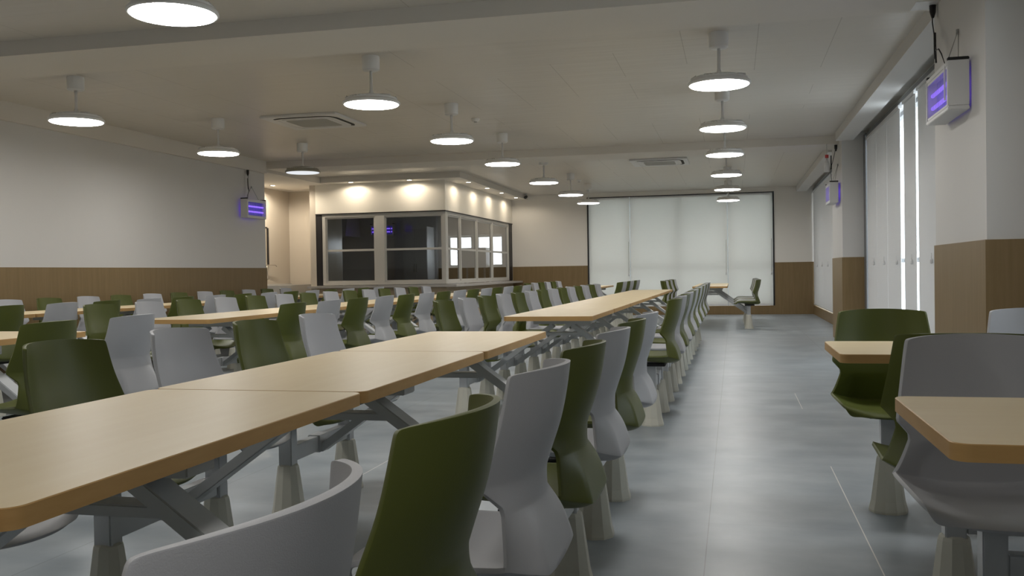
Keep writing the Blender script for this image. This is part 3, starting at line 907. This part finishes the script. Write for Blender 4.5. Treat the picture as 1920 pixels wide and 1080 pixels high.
bm = bmesh.new(); box(bm, .002, .03, .85, .90, 0, .73); box(bm, .002, .03, -.90, -.85, 0, .73); box(bm, .002, .03, -.85, .85, .72, .75)
obj('frame', bm, M['darkframe'], t)

# ------------------------------------------------------------------ things inside the kitchen
t = thing('range_hood', 'pale steel range hood seen through the kitchen front window', 'hood', (-9.55, YF - .7, 2.0))
bm = bmesh.new()
v = [(-.75, -.45), (.42, -.45), (.42, .5), (-.75, .5)]
lo = [bm.verts.new((x, y, 0)) for x, y in v]; hi = [bm.verts.new((x * .92, y * .7 + .12, .62)) for x, y in v]
bm.faces.new(lo[::-1]); bm.faces.new(hi)
for i in range(4): bm.faces.new((lo[i], lo[(i + 1) % 4], hi[(i + 1) % 4], hi[i]))
obj('canopy', bm, M['stainless'], t)
bm = bmesh.new(); tube(bm, [(-.80, -.5, -.06), (.2, -.5, -.02), (.30, -.5, -.03)], .025, 8); obj('gas_pipe', bm, M['black'], t)
t = thing('cooking_range', 'dark steel cooking range below the hood in the kitchen', 'stove', (-9.6, YF - .65, 0))
bm = bmesh.new(); box(bm, -.8, .9, -.4, .5, 0, .86); box(bm, -.8, .9, .40, .5, .86, 1.2); obj('body', bm, M['stainless'], t, bevel=.01)
for k in range(3):
    bm = bmesh.new(); x = -.35 + .22 * k
    tube(bm, [(x, .05, .86), (x, .05, 1.06), (x + .02, .0, 1.12), (x + .05, -.08, 1.12), (x + .06, -.12, 1.05)], .014, 10); obj('gooseneck_tap', bm, M['chrome'], t, smooth=True)
t = thing('tall_cabinet', 'tall grey cabinet behind the second kitchen window', 'cabinet', (-7.50, YF - .45, 0))
bm = bmesh.new(); box(bm, -.30, .30, -.28, .29, 0, 2.2); obj('body', bm, M['kwall'], t, bevel=.006)
for s in (-1, 1):
    bm = bmesh.new(); a, b = sorted((s * .005, s * .295)); box(bm, a, b, -.298, -.281, .1, 2.15); d = obj('door', bm, M['stainless'], t, bevel=.003)
    bm = bmesh.new(); box(bm, s * .03 - .006, s * .03 + .006, -.32, -.298, 1.1, 1.3); obj('handle', bm, M['chrome'], d)
t = thing('chest_freezer', 'white chest freezer beneath the bright kitchen window', 'freezer', (-6.55, 21.9, 0))
bm = bmesh.new(); box(bm, -.42, .10, -.3, .30, .03, .80); obj('body', bm, M['white'], t, bevel=.02)
bm = bmesh.new(); box(bm, -.43, .11, -.31, .31, .80, .86); l = obj('lid', bm, M['white'], t, bevel=.015)
bm = bmesh.new(); box(bm, -.25, -.08, -.335, -.31, .81, .84); obj('handle', bm, M['grille'], l)
t = thing('steam_cabinet', 'grey steel steam cabinet standing between the kitchen windows', 'cabinet', (-6.08, 21.95, 0))
bm = bmesh.new(); box(bm, -.33, .33, -.28, .30, 1.18, 1.66); obj('body', bm, M['stainless'], t, bevel=.01)
bm = bmesh.new(); box(bm, -.30, .30, -.296, -.281, 1.22, 1.62); obj('door', bm, M['stainless'], t, bevel=.004)
for sx in (-1, 1):
    for sy in (-1, 1):
        bm = bmesh.new(); box(bm, sx * .29 - .02, sx * .29 + .02, sy * .25 - .02, sy * .25 + .02, 0, 1.18); obj('leg', bm, M['stainless'], t)

# ------------------------------------------------------------------ light
w = bpy.data.worlds.new('world'); SC.world = w; w.use_nodes = True
bg = w.node_tree.nodes['Background']
bg.inputs['Color'].default_value = (.86, .93, 1.0, 1); bg.inputs['Strength'].default_value = 2.5

SC.view_settings.view_transform = 'Standard'
SC.view_settings.look = 'None'
SC.view_settings.gamma = 1
SC.view_settings.exposure = 1.05
SC.view_settings.use_curve_mapping = False
SC.cycles.max_bounces = 8
SC.cycles.sample_clamp_indirect = 6
print('chairs', n_chairs)
